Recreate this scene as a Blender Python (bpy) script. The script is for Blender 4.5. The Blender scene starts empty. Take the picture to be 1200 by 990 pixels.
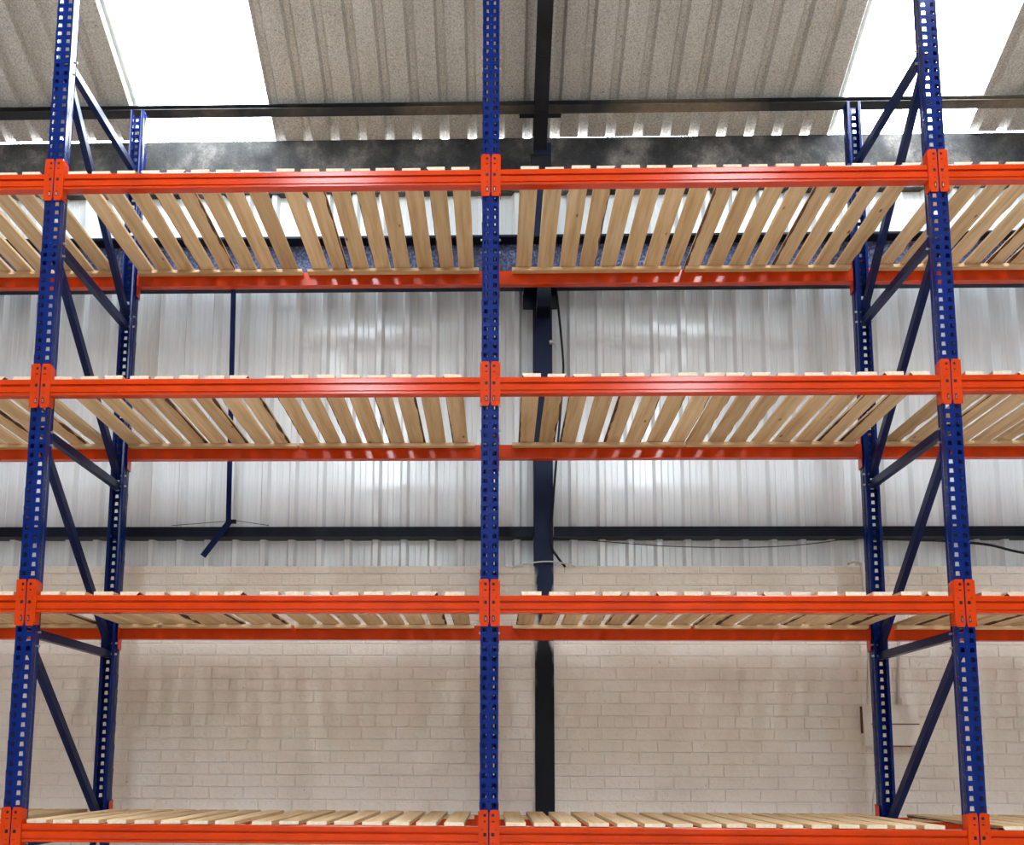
import bpy, bmesh, math, random
from mathutils import Matrix, Vector, Euler

# ------------------------------------------------------------------ camera
scene = bpy.context.scene
COL = scene.collection
CAM = (0.0329, -4.6888, 1.65)
PITCH, YAW, ROLL = 0.1221, 0.0242, -0.0052
FPX, PPX, PPY = 1056.0, -44.54, 269.52          # focal length and principal-point offset in 1200x990 pixels
cam_data = bpy.data.cameras.new('camera')
cam_data.sensor_fit = 'HORIZONTAL'
cam_data.sensor_width = 36.0
cam_data.lens = FPX / 1200.0 * 36.0
cam_data.shift_x = -PPX / 1200.0
cam_data.shift_y = PPY / 1200.0
cam_data.clip_start = 0.05
cam_data.clip_end = 200
cam = bpy.data.objects.new('camera', cam_data)
COL.objects.link(cam)
Rm = Matrix.Rotation(YAW, 3, 'Z') @ Matrix.Rotation(PITCH, 3, 'X') @ Matrix.Rotation(ROLL, 3, 'Y')
right, fwd, up = Rm.col[0], Rm.col[1], Rm.col[2]
M = Matrix(((right.x, up.x, -fwd.x, CAM[0]), (right.y, up.y, -fwd.y, CAM[1]),
            (right.z, up.z, -fwd.z, CAM[2]), (0, 0, 0, 1)))
cam.matrix_world = M
scene.camera = cam

# ------------------------------------------------------------------ sky, exposure
SKY = 22.5
world = bpy.data.worlds.new('overcast_sky')
scene.world = world
world.use_nodes = True
bg = world.node_tree.nodes['Background']
bg.inputs['Color'].default_value = (0.90, 0.97, 1.06, 1)
bg.inputs['Strength'].default_value = SKY
scene.view_settings.view_transform = 'Standard'
scene.view_settings.look = 'None'
scene.view_settings.exposure = 0.0
scene.view_settings.gamma = 1.0
scene.view_settings.use_curve_mapping = False
scene.cycles.use_denoising = True
scene.cycles.max_bounces = 10
scene.cycles.diffuse_bounces = 6
scene.cycles.transparent_max_bounces = 16
scene.cycles.sample_clamp_indirect = 8.0

rnd = random.Random(7)

# ------------------------------------------------------------------ main measurements (metres)
BAY = 2.475                      # post centre to post centre
DEPTH = 1.107                    # front face to rear face of a frame
TOP = 6.165                      # top of the posts
PITCHZ = 0.0506                  # hole pitch
SHELF = [4.958, 3.738, 2.530, 1.326]      # beam tops
WALLY = 1.42                     # inner face of the brick
BRICKTOP = 3.005
CLADY = 1.56                     # inner face of the cladding pans
EAVEY, EAVEZ, SLOPE = 1.50, 6.275, 0.4791
RIDGEY = -5.2

def roof_z(y):
    return EAVEZ + (EAVEY - y) * SLOPE

# ------------------------------------------------------------------ materials
MAT = {}

class NT:
    def __init__(self, name):
        self.m = bpy.data.materials.new(name)
        self.m.use_nodes = True
        self.t = self.m.node_tree
        self.b = self.t.nodes['Principled BSDF']
        MAT[name] = self.m
    def n(self, kind, **kw):
        o = self.t.nodes.new(kind)
        for k, v in kw.items():
            if k in o.inputs:
                o.inputs[k].default_value = v
            else:
                setattr(o, k, v)
        return o
    def l(self, a, b):
        self.t.links.new(a, b)
    def set(self, **kw):
        for k, v in kw.items():
            self.b.inputs[k.replace('_', ' ')].default_value = v
    def coords(self, scale=(1, 1, 1), what='Object', rand=False):
        tc = self.n('ShaderNodeTexCoord')
        mp = self.n('ShaderNodeMapping')
        mp.inputs['Scale'].default_value = scale
        self.l(tc.outputs[what], mp.inputs['Vector'])
        if rand:
            oi = self.n('ShaderNodeObjectInfo')
            mu = self.n('ShaderNodeMath', operation='MULTIPLY')
            mu.inputs[1].default_value = 37.0
            self.l(oi.outputs['Random'], mu.inputs[0])
            cx = self.n('ShaderNodeCombineXYZ')
            for i in range(3):
                self.l(mu.outputs[0], cx.inputs[i])
            self.l(cx.outputs[0], mp.inputs['Location'])
        return mp.outputs['Vector']
    def noise(self, vec, scale, detail=4, rough=0.55):
        o = self.n('ShaderNodeTexNoise')
        o.inputs['Scale'].default_value = scale
        o.inputs['Detail'].default_value = detail
        o.inputs['Roughness'].default_value = rough
        self.l(vec, o.inputs['Vector'])
        return o.outputs['Fac']
    def ramp(self, fac, stops):
        r = self.n('ShaderNodeValToRGB')
        e = r.color_ramp.elements
        while len(e) < len(stops):
            e.new(0.5)
        for i, (p, c) in enumerate(stops):
            e[i].position = p
            e[i].color = (c[0], c[1], c[2], 1) if len(c) == 3 else c
        self.l(fac, r.inputs['Fac'])
        return r.outputs['Color']
    def mix(self, fac, a, b, blend='MIX'):
        o = self.n('ShaderNodeMix', data_type='RGBA', blend_type=blend)
        for s, v in ((0, fac), (6, a), (7, b)):
            if isinstance(v, (int, float)):
                o.inputs[s].default_value = v
            elif isinstance(v, tuple):
                o.inputs[s].default_value = (v[0], v[1], v[2], 1)
            else:
                self.l(v, o.inputs[s])
        return o.outputs[2]
    def bump(self, h, strength=0.3, dist=0.01):
        o = self.n('ShaderNodeBump')
        o.inputs['Strength'].default_value = strength
        o.inputs['Distance'].default_value = dist
        self.l(h, o.inputs['Height'])
        self.l(o.outputs['Normal'], self.b.inputs['Normal'])
    def color(self, c):
        self.l(c, self.b.inputs['Base Color'])

def paint(name, col, rough=0.32, coat=0.3, wear=0.08, spec=0.3):
    m = NT(name)
    v = m.coords((1, 1, 1), rand=True)
    n1 = m.noise(v, 6.0, 5)
    dark = tuple(c * (1 - wear * 2) for c in col)
    lite = tuple(min(1, c * (1 + wear)) for c in col)
    m.color(m.ramp(n1, [(0.3, dark), (0.7, lite)]))
    m.set(Roughness=rough, Coat_Weight=coat, Coat_Roughness=0.12, Specular_IOR_Level=spec)
    m.bump(m.noise(v, 140, 2), 0.04, 0.002)
    return m

paint('blue_paint', (0.0016, 0.0125, 0.112), rough=0.2, coat=0.0, spec=0.26)
paint('brace_shade_bar_blue', (0.0013, 0.0075, 0.058), rough=0.3, coat=0.0, spec=0.16)  # post blue with the braces' shade painted in; the bar's own darker blue
paint('orange_paint', (0.56, 0.038, 0.0015), rough=0.16, coat=0.0, spec=0.36)
paint('navy_steel', (0.004, 0.0065, 0.017), rough=0.45, coat=0.0, wear=0.25, spec=0.2)
paint('dark_steel', (0.010, 0.0105, 0.014), rough=0.5, coat=0.0, wear=0.25, spec=0.2)
paint('black_rubber', (0.008, 0.008, 0.010), rough=0.5, coat=0.0)
paint('white_cable', (0.6, 0.58, 0.54), rough=0.5, coat=0.0)
paint('zinc', (0.55, 0.55, 0.56), rough=0.35, coat=0.0)
MAT['zinc'].node_tree.nodes['Principled BSDF'].inputs['Metallic'].default_value = 0.8

def wood(name, scale):
    m = NT(name)
    v = m.coords(scale, rand=True)
    n1 = m.noise(v, 7.0, 6, 0.6)
    v2 = m.coords(tuple(s * 0.5 for s in scale), rand=True)
    n2 = m.noise(v2, 2.2, 3)
    c = m.ramp(n1, [(0.30, (0.55, 0.365, 0.185)), (0.5, (0.70, 0.50, 0.285)), (0.72, (0.79, 0.605, 0.385))])
    c2 = m.ramp(n2, [(0.35, (0.80, 0.74, 0.66)), (0.65, (1.0, 1.0, 1.0))])
    c = m.mix(1.0, c, c2, 'MULTIPLY')
    # knots
    v3 = m.coords(tuple(max(s, 0.45) if s < 1 else 1.0 for s in scale), rand=True)
    vo = m.n('ShaderNodeTexVoronoi')
    vo.inputs['Scale'].default_value = 7.5
    m.l(v3, vo.inputs['Vector'])
    k = m.ramp(vo.outputs['Distance'], [(0.035, (1, 1, 1)), (0.085, (0, 0, 0))])
    c = m.mix(k, c, (0.16, 0.075, 0.03))
    # each board a little different
    oi = m.n('ShaderNodeObjectInfo')
    tint = m.ramp(oi.outputs['Random'], [(0.0, (0.84, 0.80, 0.74)), (0.5, (1.0, 0.98, 0.95)), (1.0, (1.08, 1.06, 1.04))])
    c = m.mix(1.0, c, tint, 'MULTIPLY')
    m.color(c)
    m.set(Roughness=0.72)
    m.bump(n1, 0.15, 0.003)

wood('pine_slat', (5.0, 0.28, 5.0))
wood('pine_batten', (0.28, 5.0, 5.0))

m = NT('pine_end')
v = m.coords((1, 1, 1), rand=True)
m.color(m.ramp(m.noise(v, 60, 4), [(0.3, (0.62, 0.50, 0.34)), (0.7, (0.76, 0.645, 0.48))]))
m.set(Roughness=0.8)

m = NT('bark')
v = m.coords((1, 0.4, 1), rand=True)
m.color(m.ramp(m.noise(v, 45, 4), [(0.35, (0.035, 0.013, 0.008)), (0.65, (0.14, 0.06, 0.03))]))
m.set(Roughness=0.9)

m = NT('painted_brick')
v = m.coords((1, 1, 1), 'Object', rand=False)
tc = m.n('ShaderNodeNewGeometry')
n1 = m.noise(tc.outputs['Position'], 2.2, 5, 0.6)
n2 = m.noise(tc.outputs['Position'], 38.0, 5, 0.65)
c = m.ramp(n1, [(0.3, (0.69, 0.59, 0.485)), (0.55, (0.77, 0.67, 0.565)), (0.75, (0.79, 0.73, 0.65))])
k = m.ramp(n2, [(0.29, (1, 1, 1)), (0.34, (0, 0, 0))])
c = m.mix(k, c, (0.36, 0.29, 0.23))
m.color(c)
m.set(Roughness=0.55)
ad = m.n('ShaderNodeMath', operation='ADD')
m.l(n2, ad.inputs[0]); m.l(m.noise(tc.outputs['Position'], 14.0, 3), ad.inputs[1])
m.bump(ad.outputs[0], 0.7, 0.010)

m = NT('white_cladding')
tc = m.n('ShaderNodeNewGeometry')
mp = m.n('ShaderNodeMapping'); mp.inputs['Scale'].default_value = (60, 1, 0.6)
m.l(tc.outputs['Position'], mp.inputs['Vector'])
n1 = m.noise(mp.outputs['Vector'], 1.0, 3)
m.color(m.ramp(n1, [(0.3, (0.74, 0.76, 0.765)), (0.7, (0.83, 0.85, 0.85))]))
m.set(Roughness=0.3, Coat_Weight=0.5, Coat_Roughness=0.14)
m.bump(n1, 0.12, 0.002)

m = NT('fibre_cement')
tc = m.n('ShaderNodeNewGeometry')
mp = m.n('ShaderNodeMapping'); mp.inputs['Scale'].default_value = (3.0, 0.8, 0.8)
m.l(tc.outputs['Position'], mp.inputs['Vector'])
n1 = m.noise(tc.outputs['Position'], 95.0, 4, 0.7)
n2 = m.noise(mp.outputs['Vector'], 2.0, 4)
c = m.ramp(n1, [(0.36, (0.31, 0.285, 0.255)), (0.5, (0.46, 0.43, 0.395)), (0.64, (0.60, 0.57, 0.53))])
c = m.mix(1.0, c, m.ramp(n2, [(0.3, (0.82, 0.80, 0.77)), (0.7, (1, 1, 1))]), 'MULTIPLY')
n3 = m.noise(tc.outputs['Position'], 55.0, 3, 0.6)
c = m.mix(m.ramp(n3, [(0.28, (1, 1, 1)), (0.33, (0, 0, 0))]), c, (0.10, 0.085, 0.07))
m.color(c)
m.set(Roughness=0.9)
m.bump(n1, 0.3, 0.004)

m = NT('stained_concrete')
tc = m.n('ShaderNodeNewGeometry')
n1 = m.noise(tc.outputs['Position'], 3.2, 6, 0.65)
n2 = m.noise(tc.outputs['Position'], 60.0, 4, 0.7)
c = m.ramp(n1, [(0.36, (0.022, 0.022, 0.024)), (0.52, (0.065, 0.062, 0.058)), (0.68, (0.22, 0.20, 0.178))])
c = m.mix(1.0, c, m.ramp(n2, [(0.3, (0.6, 0.6, 0.6)), (0.7, (1.25, 1.25, 1.25))]), 'MULTIPLY')
m.color(c)
m.set(Roughness=0.9)
m.bump(n2, 0.35, 0.006)

m = NT('old_purlin')
tc = m.n('ShaderNodeNewGeometry')
n1 = m.noise(tc.outputs['Position'], 1.1, 4)
n2 = m.noise(tc.outputs['Position'], 30.0, 4)
c = m.ramp(n1, [(0.44, (0.012, 0.012, 0.014)), (0.68, (0.17, 0.125, 0.085))])
c = m.mix(1.0, c, m.ramp(n2, [(0.3, (0.7, 0.7, 0.7)), (0.7, (1.1, 1.1, 1.1))]), 'MULTIPLY')
m.color(c)
m.set(Roughness=0.75)

m = NT('flaking_blue_steel')
tc = m.n('ShaderNodeNewGeometry')
n1 = m.noise(tc.outputs['Position'], 48.0, 4, 0.7)
n2 = m.noise(tc.outputs['Position'], 3.0, 3)
c = m.ramp(n1, [(0.40, (0.012, 0.016, 0.04)), (0.5, (0.035, 0.055, 0.17)), (0.66, (0.20, 0.23, 0.36))])
c = m.mix(1.0, c, m.ramp(n2, [(0.35, (0.5, 0.5, 0.55)), (0.65, (1, 1, 1))]), 'MULTIPLY')
m.color(c)
m.set(Roughness=0.6)

m = NT('floor_concrete')
tc = m.n('ShaderNodeNewGeometry')
n1 = m.noise(tc.outputs['Position'], 1.5, 6, 0.6)
m.color(m.ramp(n1, [(0.3, (0.54, 0.53, 0.51)), (0.7, (0.66, 0.65, 0.62))]))
m.set(Roughness=0.45)

m = NT('grey_blockwork')
tc = m.n('ShaderNodeNewGeometry')
m.color(m.ramp(m.noise(tc.outputs['Position'], 2.0, 4), [(0.3, (0.20, 0.20, 0.20)), (0.7, (0.28, 0.28, 0.27))]))
m.set(Roughness=0.8)

# translucent rooflight sheet
m = NT('rooflight')
t = m.t
t.nodes.remove(m.b)
out = t.nodes['Material Output']
geo = m.n('ShaderNodeNewGeometry')
n2 = m.noise(geo.outputs['Position'], 70.0, 4, 0.7)
spk = m.ramp(n2, [(0.25, (0.35, 0.38, 0.38)), (0.31, (0.93, 0.96, 0.96))])
tr = m.n('ShaderNodeBsdfTransparent'); m.l(spk, tr.inputs['Color'])
tl = m.n('ShaderNodeBsdfTranslucent'); m.l(spk, tl.inputs['Color'])
mx = m.n('ShaderNodeMixShader'); mx.inputs[0].default_value = 0.35
m.l(tr.outputs[0], mx.inputs[1]); m.l(tl.outputs[0], mx.inputs[2])
m.l(mx.outputs[0], out.inputs['Surface'])

# ------------------------------------------------------------------ mesh helpers
class MB:
    def __init__(self):
        self.v = []; self.f = []; self.mi = []
    def quad(self, pts, mi=0):
        b = len(self.v)
        self.v += [tuple(p) for p in pts]
        self.f.append(tuple(range(b, b + len(pts)))); self.mi.append(mi)
    def box(self, x0, x1, y0, y1, z0, z1, mi=0):
        b = len(self.v)
        self.v += [(x, y, z) for z in (z0, z1) for y in (y0, y1) for x in (x0, x1)]
        for f in ((0, 2, 3, 1), (4, 5, 7, 6), (0, 1, 5, 4), (2, 6, 7, 3), (0, 4, 6, 2), (1, 3, 7, 5)):
            self.f.append(tuple(b + i for i in f)); self.mi.append(mi)
    def sweep(self, sec, p0, p1, xdir=None, mi=0, caps=True):
        """closed section (list of (a,b)) swept from p0 to p1; a along xdir, b along the third axis"""
        p0 = Vector(p0); p1 = Vector(p1)
        d = (p1 - p0).normalized()
        x = Vector(xdir) if xdir else d.orthogonal()
        x = (x - d * x.dot(d)).normalized()
        y = d.cross(x)
        b = len(self.v); n = len(sec)
        for p in (p0, p1):
            self.v += [tuple(p + x * a + y * c) for a, c in sec]
        for i in range(n):
            j = (i + 1) % n
            self.f.append((b + i, b + j, b + n + j, b + n + i)); self.mi.append(mi)
        if caps:
            self.f.append(tuple(b + i for i in reversed(range(n)))); self.mi.append(mi)
            self.f.append(tuple(b + n + i for i in range(n))); self.mi.append(mi)
    def tube(self, pts, r, seg=8, mi=0):
        pts = [Vector(p) for p in pts]
        b = len(self.v)
        x = None
        for i, p in enumerate(pts):
            d = (pts[min(i + 1, len(pts) - 1)] - pts[max(i - 1, 0)]).normalized()
            if x is None:
                x = d.orthogonal().normalized()
            x = (x - d * x.dot(d)).normalized()
            y = d.cross(x)
            for k in range(seg):
                a = 2 * math.pi * k / seg
                self.v.append(tuple(p + x * (r * math.cos(a)) + y * (r * math.sin(a))))
        for i in range(len(pts) - 1):
            for k in range(seg):
                k2 = (k + 1) % seg
                self.f.append((b + i * seg + k, b + i * seg + k2, b + (i + 1) * seg + k2, b + (i + 1) * seg + k)); self.mi.append(mi)
        self.f.append(tuple(b + k for k in reversed(range(seg)))); self.mi.append(mi)
        e = b + (len(pts) - 1) * seg
        self.f.append(tuple(e + k for k in range(seg))); self.mi.append(mi)
    def mesh(self, name, mats, bevel=0, smooth=False, solidify=0, weld=False):
        me = bpy.data.meshes.new(name)
        me.from_pydata(self.v, [], self.f)
        me.polygons.foreach_set('material_index', self.mi)
        for mm in (mats if isinstance(mats, (list, tuple)) else [mats]):
            me.materials.append(MAT[mm])
        bm = bmesh.new(); bm.from_mesh(me)
        if weld or solidify:
            bmesh.ops.remove_doubles(bm, verts=bm.verts, dist=1e-5)
        bmesh.ops.recalc_face_normals(bm, faces=bm.faces)
        if solidify:
            bmesh.ops.solidify(bm, geom=list(bm.faces), thickness=solidify)
        if bevel:
            es = [e for e in bm.edges if len(e.link_faces) == 2 and e.calc_face_angle(0) > 0.6]
            bmesh.ops.bevel(bm, geom=es, offset=bevel, segments=1, affect='EDGES')
        if smooth:
            for f in bm.faces: f.smooth = True
        bm.to_mesh(me); bm.free()
        return me

def put(name, me, parent=None, loc=(0, 0, 0), rot=(0, 0, 0), scale=None, **props):
    o = bpy.data.objects.new(name, me)
    COL.objects.link(o)
    o.location = loc; o.rotation_euler = rot
    if scale: o.scale = scale
    if parent: o.parent = parent
    for k, v in props.items():
        o[k] = v
    return o

def thing(name, label, cat, group=None, loc=(0, 0, 0), rot=(0, 0, 0), kind=None):
    o = put(name, None, None, loc, rot, label=label, category=cat)
    o.empty_display_size = 0.1
    if group: o['group'] = group
    o['kind'] = kind or 'thing'
    return o

def grid_plate(mb, x0, x1, z0, z1, holes, fn, taper=0.0, corner=0.0):
    """flat plate in local (a, z) with rectangular holes; fn maps (a, z) to a 3D point"""
    xs = sorted({round(t, 5) for t in [x0, x1] + [h[0] for h in holes] + [h[1] for h in holes]})
    zs = sorted({round(t, 5) for t in [z0, z1] + [h[2] for h in holes] + [h[3] for h in holes]})
    def inside(x, z):
        return any(h[0] < x < h[1] and h[2] < z < h[3] for h in holes)
    for i in range(len(xs) - 1):
        for j in range(len(zs) - 1):
            if inside((xs[i] + xs[i + 1]) / 2, (zs[j] + zs[j + 1]) / 2):
                continue
            pts = []
            for a, z in ((xs[i], zs[j]), (xs[i + 1], zs[j]), (xs[i + 1], zs[j + 1]), (xs[i], zs[j + 1])):
                if corner and z in (zs[0], zs[-1]) and a in (xs[0], xs[-1]):
                    a += corner if a == xs[0] else -corner
                pts.append(fn(a, z))
            mb.quad(pts)

# ================================================================== SETTING
# floor
mb = MB(); mb.box(-9.4, 9.4, 2 * RIDGEY - 1.6, 1.7, -0.15, 0)
put('floor', mb.mesh('floor', 'floor_concrete'), kind='structure', label='pale grey concrete warehouse floor under the racking', category='floor')

# ---- brick wall
HDR_Z, COURSE = 1.888, 0.0813
wall = MB()
wall.box(-9.4, 9.4, WALLY + 0.005, WALLY + 0.13, 0, BRICKTOP - 0.004)
wall_back = put('wall_back', wall.mesh('wall_back', 'painted_brick'), kind='structure',
                label='cream painted brick lower wall behind the racking', category='wall')

def brick_geo(mb, x0, x1, z0, z1, dy, jit):
    g = 0.0030
    gx = rnd.choice((0.0008, 0.0014, 0.0026))
    x0 += gx; x1 -= gx; z0 += g; z1 -= g
    b = 0.0045
    yb, ym, yf = 0.012, 0.0035 - dy, 0.0 - dy
    P = [(x0, yb, z0), (x1, yb, z0), (x1, yb, z1), (x0, yb, z1)]
    Q = [(x0, ym, z0), (x1, ym, z0), (x1, ym, z1), (x0, ym, z1)]
    F = [(x0 + b, yf + jit(), z0 + b), (x1 - b, yf + jit(), z0 + b), (x1 - b, yf + jit(), z1 - b), (x0 + b, yf + jit(), z1 - b)]
    for i in range(4):
        j = (i + 1) % 4
        mb.quad((P[i], P[j], Q[j], Q[i])); mb.quad((Q[i], Q[j], F[j], F[i]))
    mb.quad(F)

jit0 = lambda: rnd.uniform(-0.0012, 0.0012)
BRICK = {}
for kind, L in (('s', 0.231), ('h', 0.1155)):
    BRICK[kind] = []
    for _ in range(5):
        mb = MB(); brick_geo(mb, -L / 2, L / 2, -COURSE / 2, COURSE / 2, rnd.uniform(0, 0.0015), jit0)
        BRICK[kind].append(mb.mesh('brick', 'painted_brick'))
bricks = []
k0 = -int(HDR_Z / COURSE)
ztop = BRICKTOP
k = k0
while True:
    z0 = HDR_Z + k * COURSE; z1 = z0 + COURSE
    if z0 > BRICKTOP - 0.02: break
    kind = 'h' if k % 8 == 0 else 's'
    L = 0.231 if kind == 's' else 0.1155
    off = (0.1155 if k % 2 else 0.0) + (0.058 if kind == 'h' else 0) + rnd.uniform(-0.025, 0.025)
    x = -5.6 + off
    while x < 5.6:
        bricks.append((x, x + L, z0, min(z1, BRICKTOP), kind))
        x += L
    k += 1
def score(b):
    xc, zc = (b[0] + b[1]) / 2, (b[2] + b[3]) / 2
    full = b[3] - b[2] > COURSE * 0.9
    vis = 1.40 < zc < 2.42
    return (0 if (vis and full) else 1, 0 if not 0.24 < xc < 0.49 else 1, abs(xc - 0.2))
order = sorted(range(len(bricks)), key=lambda i: score(bricks[i]))
single = set(order[:300])
rest = MB()
for i, (x0, x1, z0, z1, kind) in enumerate(bricks):
    if i in single:
        put('brick', rnd.choice(BRICK[kind]), wall_back, ((x0 + x1) / 2, WALLY + rnd.uniform(-0.001, 0.001), (z0 + z1) / 2),
            (0, rnd.uniform(-0.006, 0.006), rnd.choice((0, 0)) + rnd.uniform(-0.004, 0.004)))
    else:
        o = len(rest.v)
        brick_geo(rest, x0, x1, z0 if z1 - z0 > 0.03 else z1 - 0.03, z1, rnd.uniform(0, 0.002), jit0)
        for q in range(o, len(rest.v)):
            rest.v[q] = (rest.v[q][0], rest.v[q][1] + WALLY, rest.v[q][2])
put('brickwork', rest.mesh('brickwork', 'painted_brick'), wall_back, kind='stuff')

# ---- cladding sheets above the brick
clad = thing('wall_upper', 'white ribbed metal cladding of the upper wall', 'wall', kind='structure')
RIB0, RIBP = 0.547, 0.2
def clad_sheet(x0):
    prof = []
    for i in range(5):
        bx = i * RIBP
        for dx, dy in ((0.0, 0), (0.019, -0.040), (0.050, -0.040), (0.069, 0)):
            prof.append((bx + dx, dy))
        for q in (0.112, 0.150):
            prof += [(bx + q - 0.003, 0), (bx + q, -0.0022), (bx + q + 0.003, 0)]
    prof.append((5 * RIBP, 0.0))
    mb = MB()
    for (xa, ya), (xb, yb) in zip(prof, prof[1:]):
        mb.quad(((xa, ya, 0), (xb, yb, 0), (xb, yb, 3.02), (xa, ya, 3.02)))
    return mb.mesh('cladding_sheet', 'white_cladding', solidify=0.002, weld=True)
cm = clad_sheet(0)
for i in range(-7, 6):
    put('cladding_sheet', cm, clad, (RIB0 + i * 5 * RIBP, CLADY + rnd.uniform(0, 0.001), 2.93))

# ---- roof: fibre-cement sheets and rooflights
roof = thing('roof', 'grey fibre cement ribbed roof sloping up from the eaves', 'roof', kind='structure')
R0, RP = -1.2095, 0.2045
SHW = 5 * RP
ca = math.cos(math.atan(SLOPE)); sa = math.sin(math.atan(SLOPE))
LEN = (EAVEY - RIDGEY) / ca
def roof_sheet(mat, length, depth=0.037):
    # left wall of every raised rib
    fixed = []
    for i in range(5):
        bx = i * RP
        fixed += [(bx, 0), (bx + 0.018, depth), (bx + 0.056, depth), (bx + 0.074, 0)]
    fixed.append((5 * RP, 0))
    fixed.append((5 * RP + 0.018, depth + 0.004)); fixed.append((5 * RP + 0.05, depth + 0.004))
    mb = MB()
    for (xa, za), (xb, zb) in zip(fixed, fixed[1:]):
        mb.quad(((xa, 0, za), (xb, 0, zb), (xb, length, zb), (xa, length, za)))
    return mb.mesh('roof_sheet', mat, solidify=-0.006 if mat == 'fibre_cement' else 0, weld=True)
sheet_me = roof_sheet('fibre_cement', LEN)
light_me = roof_sheet('rooflight', LEN)
X0 = R0 - 2 * RP                       # left edge of the sheet that starts right of the left rooflight
GAPEND = {-3: 0.0, -2: -0.002, 0: 0.06, 1: 0.024, 2: 0.0095, 3: 0.016, 4: 0.05, 5: 0.0, 6: -0.004}
for i in range(-8, 11):
    lit = i in (-1, 4)
    e = GAPEND.get(i, 0.01)
    # local y runs up the slope
    o = put('rooflight_sheet' if lit else 'roof_sheet', light_me if lit else sheet_me, roof,
        (X0 + i * SHW, EAVEY + e, EAVEZ - e * SLOPE), (math.atan(SLOPE), 0, math.pi))
    o.rotation_euler = (0, 0, 0)
    # columns: x stays, y runs to -Y and up
    o.matrix_local = Matrix(((1, 0, 0, X0 + i * SHW), (0, -ca, sa, EAVEY + e), (0, sa, ca, EAVEZ - e * SLOPE), (0, 0, 0, 1)))
    # far slope of the roof, behind the viewer
    o2 = put('rooflight_sheet' if lit else 'roof_sheet', light_me if lit else sheet_me, roof)
    o2.matrix_local = Matrix(((1, 0, 0, X0 + i * SHW), (0, ca, -sa, 2 * RIDGEY - EAVEY), (0, sa, ca, EAVEZ), (0, 0, 0, 1)))

# light portals: they emit nothing, they only tell the renderer that daylight comes in through the rooflights
for i_ in (-1, 4):
    for k_ in (0, 1):
        pl = bpy.data.lights.new('rooflight_portal', 'AREA')
        pl.shape = 'RECTANGLE'; pl.size = SHW; pl.size_y = LEN; pl.cycles.is_portal = True
        po = bpy.data.objects.new('rooflight_portal', pl); COL.objects.link(po)
        zv = Vector((0, sa if k_ == 0 else -sa, ca)); yv = Vector((0, -ca if k_ == 0 else ca, sa)); xv = yv.cross(zv)
        pc = Vector((X0 + (i_ + 0.5) * SHW, EAVEY if k_ == 0 else 2 * RIDGEY - EAVEY, EAVEZ)) + yv * (LEN / 2) + zv * 0.08
        po.matrix_world = Matrix(((xv.x, yv.x, zv.x, pc.x), (xv.y, yv.y, zv.y, pc.y), (xv.z, yv.z, zv.z, pc.z), (0, 0, 0, 1)))

# ---- eaves beam (precast concrete gutter)
mb = MB()
mb.box(-9.4, 9.4, 1.50, 1.545, 5.84, 6.262)
mb.box(-9.4, 9.4, 1.545, 1.80, 5.84, 5.90)
put('eaves_gutter_beam', mb.mesh('eaves_gutter_beam', 'stained_concrete'), kind='structure',
    label='dark stained concrete gutter beam along the eaves', category='gutter beam')

# ---- purlins on the near slope
ZSEC = [(-0.03, 0), (0.03, 0), (0.03, 0.005), (0.005, 0.005), (0.005, 0.056), (0.03, 0.056), (0.03, 0.061), (-0.03, 0.061), (-0.03, 0.056), (-0.005, 0.056), (-0.005, 0.005), (-0.03, 0.005)]
def purlin(y, label):
    mb = MB()
    n = Vector((0, sa, ca))
    p = Vector((0, y, roof_z(y) - 0.002))
    for s in (0,):
        sec = [(a, -c) for a, c in ZSEC]
        mb.sweep([(a, c) for a, c in ZSEC], p + Vector((-9.4, 0, 0)) - n * 0.061, p + Vector((9.4, 0, 0)) - n * 0.061, xdir=(0, -ca, sa))
    return put('purlin', mb.mesh('purlin', 'old_purlin'), kind='structure', label=label, category='purlin')
purlin(1.272, 'rusty steel purlin running below the roof sheets just above the eaves')
for y in (-0.3, -1.9, -3.5, -4.9):
    purlin(y, 'steel purlin under the upper roof slope, above the top of the picture')['group'] = 'purlins of the upper roof slope'

# ---- rafter, purlin cleats, column
def isec(w, h, tf, tw):
    a = w / 2; b = h / 2
    return [(-a, -b), (a, -b), (a, -b + tf), (tw / 2, -b + tf), (tw / 2, b - tf), (a, b - tf), (a, b), (-a, b), (-a, b - tf), (-tw / 2, b - tf), (-tw / 2, -b + tf), (-a, -b + tf)]
CX = 0.3645
raf = thing('rafter', 'dark steel roof rafter rising from the column head', 'rafter', kind='structure')
nrm = Vector((0, sa, ca))
mb = MB()
pe = Vector((CX - 0.02, 1.46, roof_z(1.46))) - nrm * (0.075 + 0.10)
pr = Vector((CX - 0.02, RIDGEY, roof_z(RIDGEY))) - nrm * (0.075 + 0.10)
mb.sweep(isec(0.095, 0.2, 0.01, 0.008), pe, pr, xdir=(1, 0, 0))
put('rafter_section', mb.mesh('rafter_section', 'dark_steel'), raf)
for s in (-1, 1):
    mb = MB()
    c = Vector((CX - 0.02 + s * 0.075, 1.318, roof_z(1.318))) - nrm * 0.082
    mb.sweep([(-0.018, -0.028), (0.018, -0.028), (0.018, 0.028), (-0.018, 0.028)], c - Vector((0.075, 0, 0)), c + Vector((0.075, 0, 0)), xdir=(0, -ca, sa))
    put('purlin_cleat', mb.mesh('purlin_cleat', 'dark_steel', bevel=0.003), raf)
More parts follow.
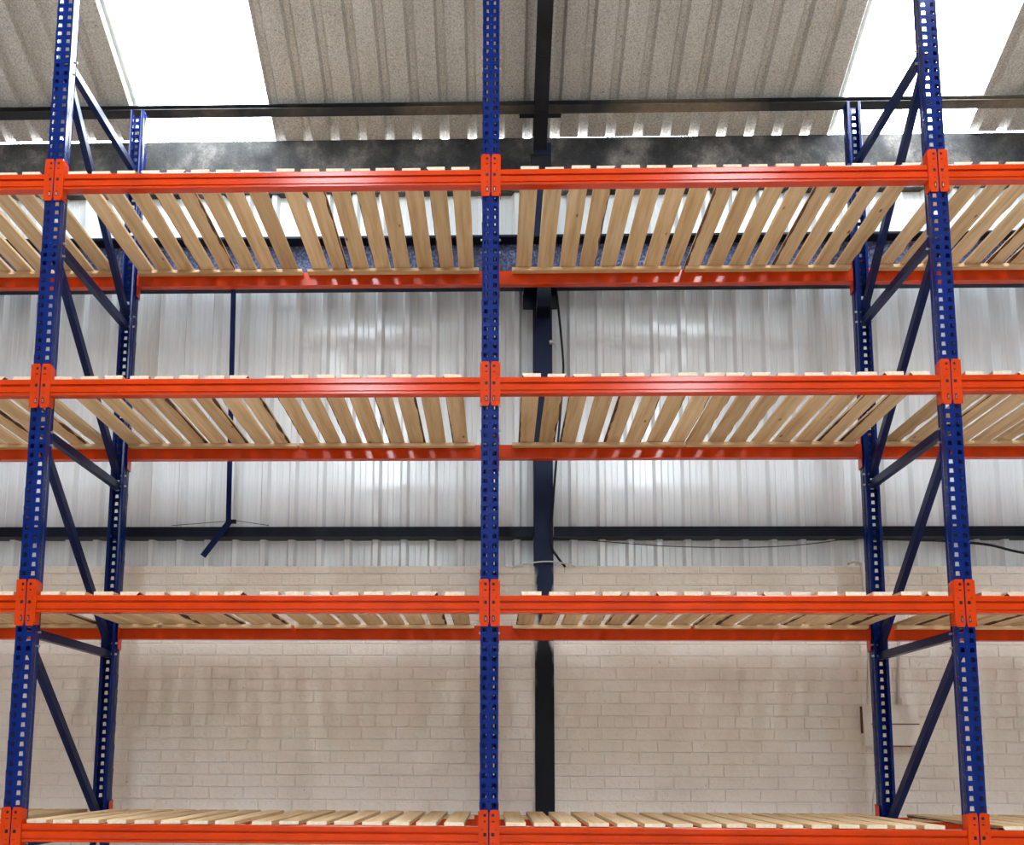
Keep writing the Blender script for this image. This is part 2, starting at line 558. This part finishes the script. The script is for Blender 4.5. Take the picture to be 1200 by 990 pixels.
for t in (0.28, 0.62, 1.02):
    mb = MB()
    p = pe + (pr - pe).normalized() * t - nrm * 0.1
    mb.sweep([(-0.028, -0.004), (0.028, -0.004), (0.028, 0.004), (-0.028, 0.004)], p - nrm * 0.004 , p + nrm * 0.001, xdir=(1, 0, 0))
    put('flange_plate', mb.mesh('flange_plate', 'dark_steel'), raf)

colm = thing('steel_column', 'navy painted steel column against the wall right of the centre posts', 'column', kind='structure')
mb = MB()
mb.sweep([(a, b) for a, b in isec(0.129, 0.16, 0.011, 0.008)], (CX, 1.40 + 0.08, 0), (CX, 1.40 + 0.08, 6.15), xdir=(1, 0, 0))
m = NT('column_paint')
geo = m.n('ShaderNodeNewGeometry')
sx = m.n('ShaderNodeSeparateXYZ'); m.l(geo.outputs['Position'], sx.inputs[0])
# navy above the brick line, black overpaint below it, cream overspray along the edges next to the brickwork
mr = m.n('ShaderNodeMapRange'); mr.inputs[1].default_value = 2.45; mr.inputs[2].default_value = 2.6
m.l(sx.outputs['Z'], mr.inputs[0])
base = m.mix(mr.outputs[0], (0.004, 0.005, 0.008), (0.006, 0.012, 0.042))
dx = m.n('ShaderNodeMath', operation='SUBTRACT'); m.l(sx.outputs['X'], dx.inputs[0]); dx.inputs[1].default_value = CX
ab = m.n('ShaderNodeMath', operation='ABSOLUTE'); m.l(dx.outputs[0], ab.inputs[0])
nz = m.noise(geo.outputs['Position'], 5.0, 3)
sm = m.n('ShaderNodeMath', operation='MULTIPLY_ADD'); m.l(nz, sm.inputs[0]); sm.inputs[1].default_value = 0.11; m.l(ab.outputs[0], sm.inputs[2])
ed = m.n('ShaderNodeMapRange'); ed.inputs[1].default_value = 0.100; ed.inputs[2].default_value = 0.125
m.l(sm.outputs[0], ed.inputs[0])
zl = m.n('ShaderNodeMapRange'); zl.inputs[1].default_value = 3.0; zl.inputs[2].default_value = 2.9
m.l(sx.outputs['Z'], zl.inputs[0])
zh = m.n('ShaderNodeMapRange'); zh.inputs[1].default_value = 2.15; zh.inputs[2].default_value = 2.5
m.l(sx.outputs['Z'], zh.inputs[0])
f1 = m.n('ShaderNodeMath', operation='MULTIPLY'); m.l(ed.outputs[0], f1.inputs[0]); m.l(zl.outputs[0], f1.inputs[1])
f2 = m.n('ShaderNodeMath', operation='MULTIPLY'); m.l(f1.outputs[0], f2.inputs[0]); m.l(zh.outputs[0], f2.inputs[1])
m.color(m.mix(f2.outputs[0], base, (0.52, 0.49, 0.44)))
m.set(Roughness=0.5, Specular_IOR_Level=0.2)
put('column_section', mb.mesh('column_section', 'column_paint'), colm)
mb = MB(); mb.box(0.225, 0.462, 1.20, 1.40, 4.972, 4.998); mb.box(CX - 0.05, CX + 0.05, 1.24, 1.40, 4.80, 4.972); mb.box(0.222, 0.465, 1.385, 1.40, 4.86, 4.972)
put('bracket', mb.mesh('bracket', 'navy_steel', bevel=0.003), colm)
mb = MB(); mb.box(CX - 0.085, CX + 0.06, 1.39, 1.41, 5.9, 6.06)
put('head_plate', mb.mesh('head_plate', 'dark_steel', bevel=0.003), colm)
mb = MB(); mb.box(CX + 0.045, CX + 0.075, 1.385, 1.402, 4.60, 4.625); mb.tube([(CX + 0.06, 1.39, 4.61), (CX + 0.075, 1.37, 4.59), (CX + 0.09, 1.38, 4.55)], 0.005, 6)
put('cable_clip', mb.mesh('cable_clip', 'zinc'), colm)

# ---- runway beam along the wall behind the top shelf
rb = thing('runway_beam', 'deep flaking blue steel beam along the wall behind the top shelf', 'steel beam', kind='structure')
mb = MB(); mb.box(-9.4, 9.4, 1.294, 1.306, 5.018, 5.294)
put('web', mb.mesh('web', 'flaking_blue_steel'), rb)
for z in (5.0, 5.294):
    mb = MB(); mb.box(-9.4, 9.4, 1.20, 1.40, z, z + 0.018)
    put('flange', mb.mesh('flange', 'navy_steel', bevel=0.002), rb)

# ---- wall rail (angle) between cladding and brick
def rail(x0, x1, label):
    mb = MB()
    mb.sweep([(0, 0), (0.125, 0), (0.125, 0.007), (0.007, 0.007), (0.007, 0.07), (0, 0.07)], (x0, 1.432, 3.215), (x1, 1.432, 3.215), xdir=(0, 1, 0))
    o = put('wall_rail', mb.mesh('wall_rail', 'navy_steel'), kind='structure', label=label, category='steel rail')
    return o
rail(-9.4, CX - 0.07, 'dark steel angle rail across the cladding, left of the column')
rail(CX + 0.07, 9.4, 'dark steel angle rail across the cladding, right of the column')

# building ends and far wall (outside the picture)
mb = MB(); mb.box(-9.4, 9.4, 2 * RIDGEY - 1.62, 2 * RIDGEY - 1.5, 0, 6.3)
put('wall_front', mb.mesh('wall_front', 'grey_blockwork'), kind='structure', label='far grey wall of the building behind the viewer', category='wall')

for sx_, nm in ((-1, 'left'), (1, 'right')):
    mb = MB(); mb.box(sx_ * 9.4 - 0.06, sx_ * 9.4 + 0.06, 2 * RIDGEY - 1.6, 1.6, 0, 11)
    put('wall_' + nm, mb.mesh('wall_' + nm, 'grey_blockwork'), kind='structure', label='grey end wall of the building, out of the picture to the ' + nm, category='wall')

# ================================================================== RACKING
# ---- post mesh: open omega section with punched face
PW, PD = 0.0946, 0.072
def make_post():
    mb = MB()
    n = int(TOP / PITCHZ)
    z_off = TOP - n * PITCHZ
    h = PW / 2
    # face: x lines vary so the punched holes taper
    XB = [-h, -0.0365, -0.0135, -0.0028, 0.0028, 0.0135, 0.0365, h]
    XT = [-h, -0.0345, -0.0155, -0.0028, 0.0028, 0.0155, 0.0345, h]
    zprev = 0.0
    rows = []                               # (z, xs, open cells above this line)
    rows.append((0.0, XB, ()))
    for i in range(n):
        z = z_off + i * PITCHZ
        rows.append((z + 0.0135, XB, (1, 5)))
        if i % 3 != 2:
            rows[-1] = (z + 0.0135, XB, (1, 5))
        rows.append((z + 0.0375, XT, ()))
        if i % 3 != 2:
            rows.append((z + 0.0420, XB, (3,)))
            rows.append((z + 0.0475, XB, ()))
    rows.append((TOP, XB, ()))
    for (za, xa, op), (zb, xb, _) in zip(rows, rows[1:]):
        for c in range(7):
            if c in op: continue
            mb.quad(((xa[c], 0, za), (xa[c + 1], 0, za), (xb[c + 1], 0, zb), (xb[c], 0, zb)))
    # sides with small bolt holes, and rear lips
    YS = [0.0, 0.028, 0.034, 0.052, PD]
    for s in (-1, 1):
        zz = [0.0]; op = [False]
        for i in range(n):
            z = z_off + i * PITCHZ
            if i % 3 != 2:
                zz += [z + 0.042, z + 0.048]; op += [True, False]
        zz.append(TOP)
        for j in range(len(zz) - 1):
            for c in range(4):
                if op[j] and c == 1: continue
                # a jog in the side: narrower behind the face
                w = [h, h, h, h - 0.004, h - 0.004]
                mb.quad(((s * w[c], YS[c], zz[j]), (s * w[c + 1], YS[c + 1], zz[j]), (s * w[c + 1], YS[c + 1], zz[j + 1]), (s * w[c], YS[c], zz[j + 1])))
        mb.quad(((s * (h - 0.004), PD, 0), (s * (h - 0.020), PD, 0), (s * (h - 0.020), PD, TOP), (s * (h - 0.004), PD, TOP)))
    return mb.mesh('post', 'blue_paint', solidify=0.0022, weld=True)
POST = make_post()

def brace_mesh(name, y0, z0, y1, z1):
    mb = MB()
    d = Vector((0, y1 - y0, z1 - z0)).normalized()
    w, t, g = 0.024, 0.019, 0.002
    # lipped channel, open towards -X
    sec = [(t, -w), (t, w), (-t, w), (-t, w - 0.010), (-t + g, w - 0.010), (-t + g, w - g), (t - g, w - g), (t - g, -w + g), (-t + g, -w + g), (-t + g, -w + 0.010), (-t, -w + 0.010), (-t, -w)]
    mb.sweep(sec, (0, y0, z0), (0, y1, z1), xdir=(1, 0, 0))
    return mb.mesh(name, 'brace_shade_bar_blue')

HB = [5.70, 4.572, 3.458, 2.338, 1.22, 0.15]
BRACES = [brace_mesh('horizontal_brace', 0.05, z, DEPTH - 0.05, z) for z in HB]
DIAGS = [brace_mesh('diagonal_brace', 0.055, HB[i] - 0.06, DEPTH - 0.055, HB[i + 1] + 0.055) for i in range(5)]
mb = MB(); mb.tube([(-0.053, 0, 0), (0.053, 0, 0)], 0.006, 8); mb.tube([(-0.056, 0, 0), (-0.047, 0, 0)], 0.0065, 6); mb.tube([(0.047, 0, 0), (0.056, 0, 0)], 0.0065, 6)
BOLT = mb.mesh('bolt', 'zinc')
mb = MB(); mb.box(-0.07, 0.07, -0.02, 0.10, 0, 0.008)
FOOT = mb.mesh('foot_plate', 'blue_paint', bevel=0.002)

FRAME_LABEL = {-1: 'blue perforated upright frame at the left, with lattice bracing behind its post',
               0: 'blue perforated upright frame in the middle, seen straight on',
               1: 'blue perforated upright frame at the right, with lattice bracing behind its post'}
for kx in (-1, 0, 1):
    f = thing('upright_frame', FRAME_LABEL[kx], 'rack frame', 'upright frames of the pallet racking', (kx * BAY, 0, 0))
    put('post', POST, f)
    put('post', POST, f, (0, DEPTH, 0), (0, 0, math.pi))
    put('foot_plate', FOOT, f)
    put('foot_plate', FOOT, f, (0, DEPTH, 0), (0, 0, math.pi))
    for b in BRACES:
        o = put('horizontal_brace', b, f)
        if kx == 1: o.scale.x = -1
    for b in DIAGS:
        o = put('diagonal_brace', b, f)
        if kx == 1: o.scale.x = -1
    for i, z in enumerate(HB):
        put('bolt', BOLT, f, (0, 0.0635, z))
        put('bolt', BOLT, f, (0, DEPTH - 0.0635, z))
        if i < 5:
            put('bolt', BOLT, f, (0, 0.0635, z - 0.075))
        if i > 0:
            put('bolt', BOLT, f, (0, DEPTH - 0.0635, z + 0.07))

# ---- beams
BL = BAY - 0.104
BH = 0.0925
BSEC = [(0.002, 0.0), (0.0, -0.003), (0.0, -0.0285), (0.011, -0.0300), (0.011, -0.0350), (0.0, -0.0420), (0.0, -0.0725), (0.006, -0.0740), (0.006, -0.0775), (0.0, -0.0805), (0.0, -0.0900), (0.0025, -BH),
        (0.0485, -BH), (0.05, -0.0900), (0.05, -0.003), (0.048, 0.0)]
mb = MB()
mb.sweep([(a + 0.002, c) for a, c in BSEC], (-BL / 2, 0, 0), (BL / 2, 0, 0), xdir=(0, 1, 0))
# a few small rivets along the groove
BEAM = mb.mesh('beam_section', 'orange_paint')
mb = MB()
for i in range(9):
    x = -BL / 2 + 0.12 + i * (BL - 0.24) / 8
    mb.box(x - 0.004, x + 0.004, -0.001, 0.004, -0.0785, -0.0745)
STUD = mb.mesh('weld_dimple', 'orange_paint')

CH = 0.2523
CTOP = 0.086                  # connector top above beam top
def make_connector():
    """end connector at the left end of a beam; origin at the post centre line, z = 0 at the beam top"""
    mb = MB()
    holes = [(0.014, 0.028, -0.034, -0.019), (0.015, 0.028, -0.062, -0.055), (0.031, 0.037, -0.102, -0.096),
             (0.013, 0.029, -0.133, -0.115), (0.018, 0.024, -0.170, -0.164), (0.014, 0.026, -0.228, -0.194)]
    holes = [(a, b, c + CTOP, d + CTOP) for a, b, c, d in holes]
    grid_plate(mb, 0.0035, 0.0515, CTOP - CH, CTOP, holes, lambda a, z: (a, -0.0075, z), corner=0.005)
    # side plate along the post
    mb.quad(((0.0515, -0.0075, CTOP - CH + 0.004), (0.0515, 0.046, CTOP - CH + 0.012), (0.0515, 0.046, CTOP - 0.014), (0.0515, -0.0075, CTOP - 0.004)))
    me = mb.mesh('end_connector', ['orange_paint', 'black_rubber'], solidify=0.0035)
    return me
CONN_L = make_connector()
mb = MB(); mb.box(0.0185, 0.0215, -0.0115, -0.0045, CTOP - 0.222, CTOP - 0.203)
PIN = mb.mesh('locking_pin', 'zinc', bevel=0.001)
mb = MB(); mb.box(0.009, 0.042, -0.0040, -0.0030, CTOP - CH + 0.012, CTOP - 0.010)
HOOK_SHADE = mb.mesh('hook_shade_strip', 'black_rubber')  # stands for the hooks, blackened to put shade into the connector holes

BAYNAME = {-2: 'left of the left posts', -1: 'between the left and middle posts', 0: 'between the middle and right posts', 1: 'right of the right posts'}
LEVEL = ['top', 'second highest', 'third highest', 'lowest']
for lv, z in enumerate(SHELF):
    for b in (-2, -1, 0, 1):
        xc = (b + 0.5) * BAY
        for side in (0, 1):
            lab = 'orange %s beam of the %s shelf, %s' % ('rear' if side else 'front', LEVEL[lv], BAYNAME[b])
            root = thing('rack_beam', lab, 'rack beam', 'orange rack beams',
                         (xc, DEPTH if side else 0, z), (0, 0, math.pi if side else 0))
            bs = put('beam_section', BEAM, root)
            put('weld_dimple', STUD, bs)
            # local -x end is on the left for front beams; keep only ends that hang on a post in the scene
            for end in (-1, 1):
                pc = b + (0 if (end == -1) != bool(side) else 1)
                c = put('end_connector', CONN_L, root, (end * BAY / 2, 0, 0), (0, 0, 0), (-end, 1, 1))
                put('locking_pin', PIN, c)
                put('hook_shade_strip', HOOK_SHADE, c)

# ---- slatted timber decks
SW, ST, SP = 0.1045, 0.0205, 0.1418
SL = DEPTH - 0.024
def slat_mesh(kind, r):
    mb = MB()
    w = SW * r.uniform(0.96, 1.03)
    y0, y1 = 0.0, SL
    if kind == 'plain':
        mb.box(-w / 2, w / 2, y0, y1, 0, ST)
        mb.mi[2] = mb.mi[3] = 2          # sawn ends
        return mb.mesh('slat', ['pine_slat', 'bark', 'pine_end'], bevel=0.0015)
    s = 1 if kind == 'wane_r' else -1
    # waney board: one lower edge is bark, wandering along the board
    N = 14
    rows = []
    c0 = r.uniform(0.002, 0.008)
    for i in range(N + 1):
        y = y0 + (y1 - y0) * i / N
        c = max(0.002, c0 + r.uniform(-0.006, 0.008))
        c = min(c, 0.018)
        rows.append([(-s * w / 2, y, 0), (s * (w / 2 - c * 1.0), y, 0), (s * w / 2, y, min(c * 1.1, ST - 0.002)), (s * w / 2, y, ST), (-s * w / 2, y, ST)])
    for a, b in zip(rows, rows[1:]):
        for k in range(5):
            k2 = (k + 1) % 5
            mb.quad((a[k], a[k2], b[k2], b[k]), 1 if k == 1 else 0)
    mb.quad(rows[0], 2); mb.quad(rows[-1], 2)
    return mb.mesh('slat', ['pine_slat', 'bark', 'pine_end'], weld=True)
r2 = random.Random(3)
SLATS = {k: [slat_mesh(k, r2) for _ in range(n)] for k, n in (('plain', 4), ('wane_l', 3), ('wane_r', 3))}
def batten_mesh(a, b):
    mb = MB(); mb.box(-a, PANEL + b, 0, 0.046, -0.0225, -0.0005)
    return mb.mesh('batten', 'pine_batten', bevel=0.0015)
PANEL = 7 * SP + SW
BATTEN = {'L0': batten_mesh(-0.006, 0.03), 'L1': batten_mesh(0.03, 0.03), 'R0': batten_mesh(0.03, 0.003), 'R1': batten_mesh(0.003, -0.006), 'LL1': batten_mesh(0.03, 0.0), 'RR0': batten_mesh(0.0, 0.03)}

STARTS = [   # left edges of the panels for every shelf
    {('L', 0): -2.408, ('L', 1): -1.214, ('R', 0): 0.167, ('R', 1): 1.302, ('LL', 1): -3.66, ('RR', 0): 2.575},
    {('L', 0): -2.408, ('L', 1): -1.236, ('R', 0): 0.170, ('R', 1): 1.165 + 0.001, ('LL', 1): -3.64, ('RR', 0): 2.56},
    {('L', 0): -2.408, ('L', 1): -1.232, ('R', 0): 0.172, ('R', 1): 1.30, ('LL', 1): -3.65, ('RR', 0): 2.57},
    {('L', 0): -2.408, ('L', 1): -1.225, ('R', 0): 0.088, ('R', 1): 1.215, ('LL', 1): -3.67, ('RR', 0): 2.60}]
STARTS[1][('R', 1)] = 1.278
NAMES = {('L', 0): 'just right of the left posts', ('L', 1): 'just left of the middle posts',
         ('R', 0): 'just right of the middle posts', ('R', 1): 'just left of the right posts',
         ('LL', 1): 'in the bay at the left edge', ('RR', 0): 'in the bay at the right edge'}
SHNAME = ['top shelf', 'second highest shelf', 'third highest shelf', 'lowest shelf']
WANE = [0.35, 0.7, 0.5, 0.15]
for lv, z in enumerate(SHELF):
    for key, x0 in STARTS[lv].items():
        root = thing('slatted_deck', 'pine slat deck on the %s, %s' % (SHNAME[lv], NAMES[key]), 'slatted deck',
                     'slatted pine shelf decks', (x0, 0, z))
        p = SP * (0.985 if lv == 1 and key[0] == 'L' else 1.0)
        for i in range(8):
            u = r2.random()
            kind = 'plain' if u > WANE[lv] else ('wane_l' if u < WANE[lv] / 2 else 'wane_r')
            put('slat', r2.choice(SLATS[kind]), root, (SW / 2 + i * p + r2.uniform(-0.004, 0.004), 0.012 + r2.uniform(-0.006, 0.006), 0.001 + r2.uniform(0, 0.002)),
                (0, r2.uniform(-0.006, 0.006), r2.uniform(-0.005, 0.005)))
        put('batten', BATTEN[key[0] + str(key[1])], root, (0, DEPTH - 0.052 - 0.048, 0))
        put('batten', BATTEN[key[0] + str(key[1])], root, (0, 0.054, 0))

# ================================================================== WALL FITTINGS
# bent hanging bar in the left bay
mb = MB()
xb = -1.835
mb.sweep([(-0.018, -0.003), (0.018, -0.003), (0.018, 0.003), (-0.018, 0.003)], (xb, 1.31, 5.0), (xb, 1.405, 3.30), xdir=(1, 0, 0))
mb.sweep([(-0.021, -0.004), (0.021, -0.004), (0.021, 0.004), (-0.021, 0.004)], (xb + 0.008, 1.404, 3.315), (xb - 0.165, 1.39, 3.065), xdir=(0.82, 0, -0.57))
hb = thing('hanging_bar', 'thin blue steel bar hanging before the cladding, its lower end bent left', 'steel bar')
put('bar', mb.mesh('bar', 'brace_shade_bar_blue', bevel=0.001), hb)
mb = MB(); mb.tube([(xb - 0.02, 1.398, 3.315), (xb - 0.4, 1.42, 3.292)], 0.0022, 5); mb.tube([(xb + 0.02, 1.398, 3.325), (xb + 0.28, 1.42, 3.292)], 0.0022, 5)
mb.box(xb + 0.012, xb + 0.05, 1.40, 1.425, 3.305, 3.33)
put('tie_wire', mb.mesh('tie_wire', 'dark_steel'), hb)

def smooth(pts, n=6):
    pts = [Vector(p) for p in pts]
    out = []
    for i in range(len(pts) - 1):
        p0 = pts[max(i - 1, 0)]; p1 = pts[i]; p2 = pts[i + 1]; p3 = pts[min(i + 2, len(pts) - 1)]
        for k in range(n):
            t = k / n
            out.append(0.5 * ((2 * p1) + (p2 - p0) * t + (2 * p0 - 5 * p1 + 4 * p2 - p3) * t * t + (3 * p1 - p0 - 3 * p2 + p3) * t ** 3))
    out.append(pts[-1])
    return out
def cable(name, pts, r, mat, label, cat='cable'):
    mb = MB(); mb.tube(smooth(pts), r, 7)
    put(name, mb.mesh(name, mat, smooth=True), label=label, category=cat)

cable('power_cable', [(0.455, 1.38, 5.0), (0.466, 1.38, 4.93), (0.488, 1.39, 4.708), (0.505, 1.40, 4.486), (0.504, 1.40, 4.36), (0.474, 1.39, 3.98), (0.452, 1.385, 3.739), (0.425, 1.385, 3.40), (0.415, 1.385, 3.15), (0.455, 1.40, 3.065), (0.512, 1.415, 2.995)],
      0.0085, 'black_rubber', 'black cable hanging down the right side of the steel column')
cable('slack_wire', [(0.43, 1.42, 3.20), (0.75, 1.43, 3.18), (1.2, 1.43, 3.145), (1.7, 1.43, 3.135), (2.1, 1.43, 3.15), (2.45, 1.43, 3.195), (2.53, 1.43, 3.215)],
      0.003, 'dark_steel', 'thin wire drooping below the rail, right of the column', 'wire')
cable('rail_cable', [(2.60, 1.42, 3.195), (2.9, 1.42, 3.185), (3.15, 1.42, 3.175), (3.4, 1.42, 3.15), (3.6, 1.42, 3.10), (3.9, 1.42, 3.05), (4.3, 1.425, 3.0)],
      0.009, 'black_rubber', 'black cable sagging below the rail at the right edge')
cable('white_lead', [(0.15, 1.41, 2.995), (0.25, 1.395, 3.015), (0.37, 1.375, 3.024), (0.45, 1.368, 3.018), (0.53, 1.378, 3.005), (0.58, 1.405, 2.995)],
      0.005, 'white_cable', 'white cable arching over the column at the brick top')
paint('cream_conduit', (0.56, 0.49, 0.42), rough=0.5, coat=0.0)
cable('conduit', [(2.44, 1.41, 3.015), (2.48, 1.408, 3.03), (2.515, 1.408, 3.022), (2.53, 1.408, 2.985), (2.545, 1.408, 2.7), (2.552, 1.408, 2.432), (2.536, 1.408, 2.15), (2.535, 1.408, 2.096)],
      0.010, 'cream_conduit', 'cream conduit bending over the brick top down to the left of the box', 'conduit')
cable('conduit', [(2.757, 1.408, 2.62), (2.752, 1.408, 2.433), (2.735, 1.408, 2.16), (2.735, 1.408, 2.096)],
      0.010, 'cream_conduit', 'cream conduit coming straight down into the top right of the box', 'conduit')
cable('conduit', [(2.615, 1.408, 1.770), (2.59, 1.408, 1.62), (2.555, 1.408, 1.50), (2.535, 1.408, 1.40), (2.53, 1.408, 1.1)],
      0.010, 'cream_conduit', 'cream conduit curving down the wall below the box', 'conduit')

jb = thing('electrical_box', 'cream painted electrical box on the brick wall behind the right rear post', 'electrical box')
mb = MB(); mb.box(2.478, 2.842, 1.36, 1.425, 1.775, 2.05)
put('body', mb.mesh('body', 'painted_brick', bevel=0.004), jb)
mb = MB(); mb.box(2.525, 2.836, 1.349, 1.361, 1.925, 2.044)
put('cover', mb.mesh('cover', 'painted_brick', bevel=0.003), jb)
mb = MB(); mb.box(2.525, 2.836, 1.351, 1.361, 1.781, 1.918)
put('cover', mb.mesh('cover', 'painted_brick', bevel=0.003), jb)
paint('rust', (0.16, 0.055, 0.03), rough=0.8, coat=0.0, spec=0.1)
mb = MB(); mb.box(2.525, 2.838, 1.3525, 1.361, 1.9185, 1.9245)
put('rusty_seam', mb.mesh('rusty_seam', 'rust'), jb)
mb = MB(); mb.box(2.64, 2.78, 1.357, 1.37, 1.7715, 1.776); mb.box(2.4765, 2.4785, 1.38, 1.42, 1.86, 2.04)
put('rusty_edge', mb.mesh('rusty_edge', 'rust'), jb)
for x in (2.535, 2.735):
    mb = MB(); mb.tube([(x, 1.405, 2.045), (x, 1.405, 2.095)], 0.017, 8)
    put('gland', mb.mesh('gland', 'cream_conduit'), jb)
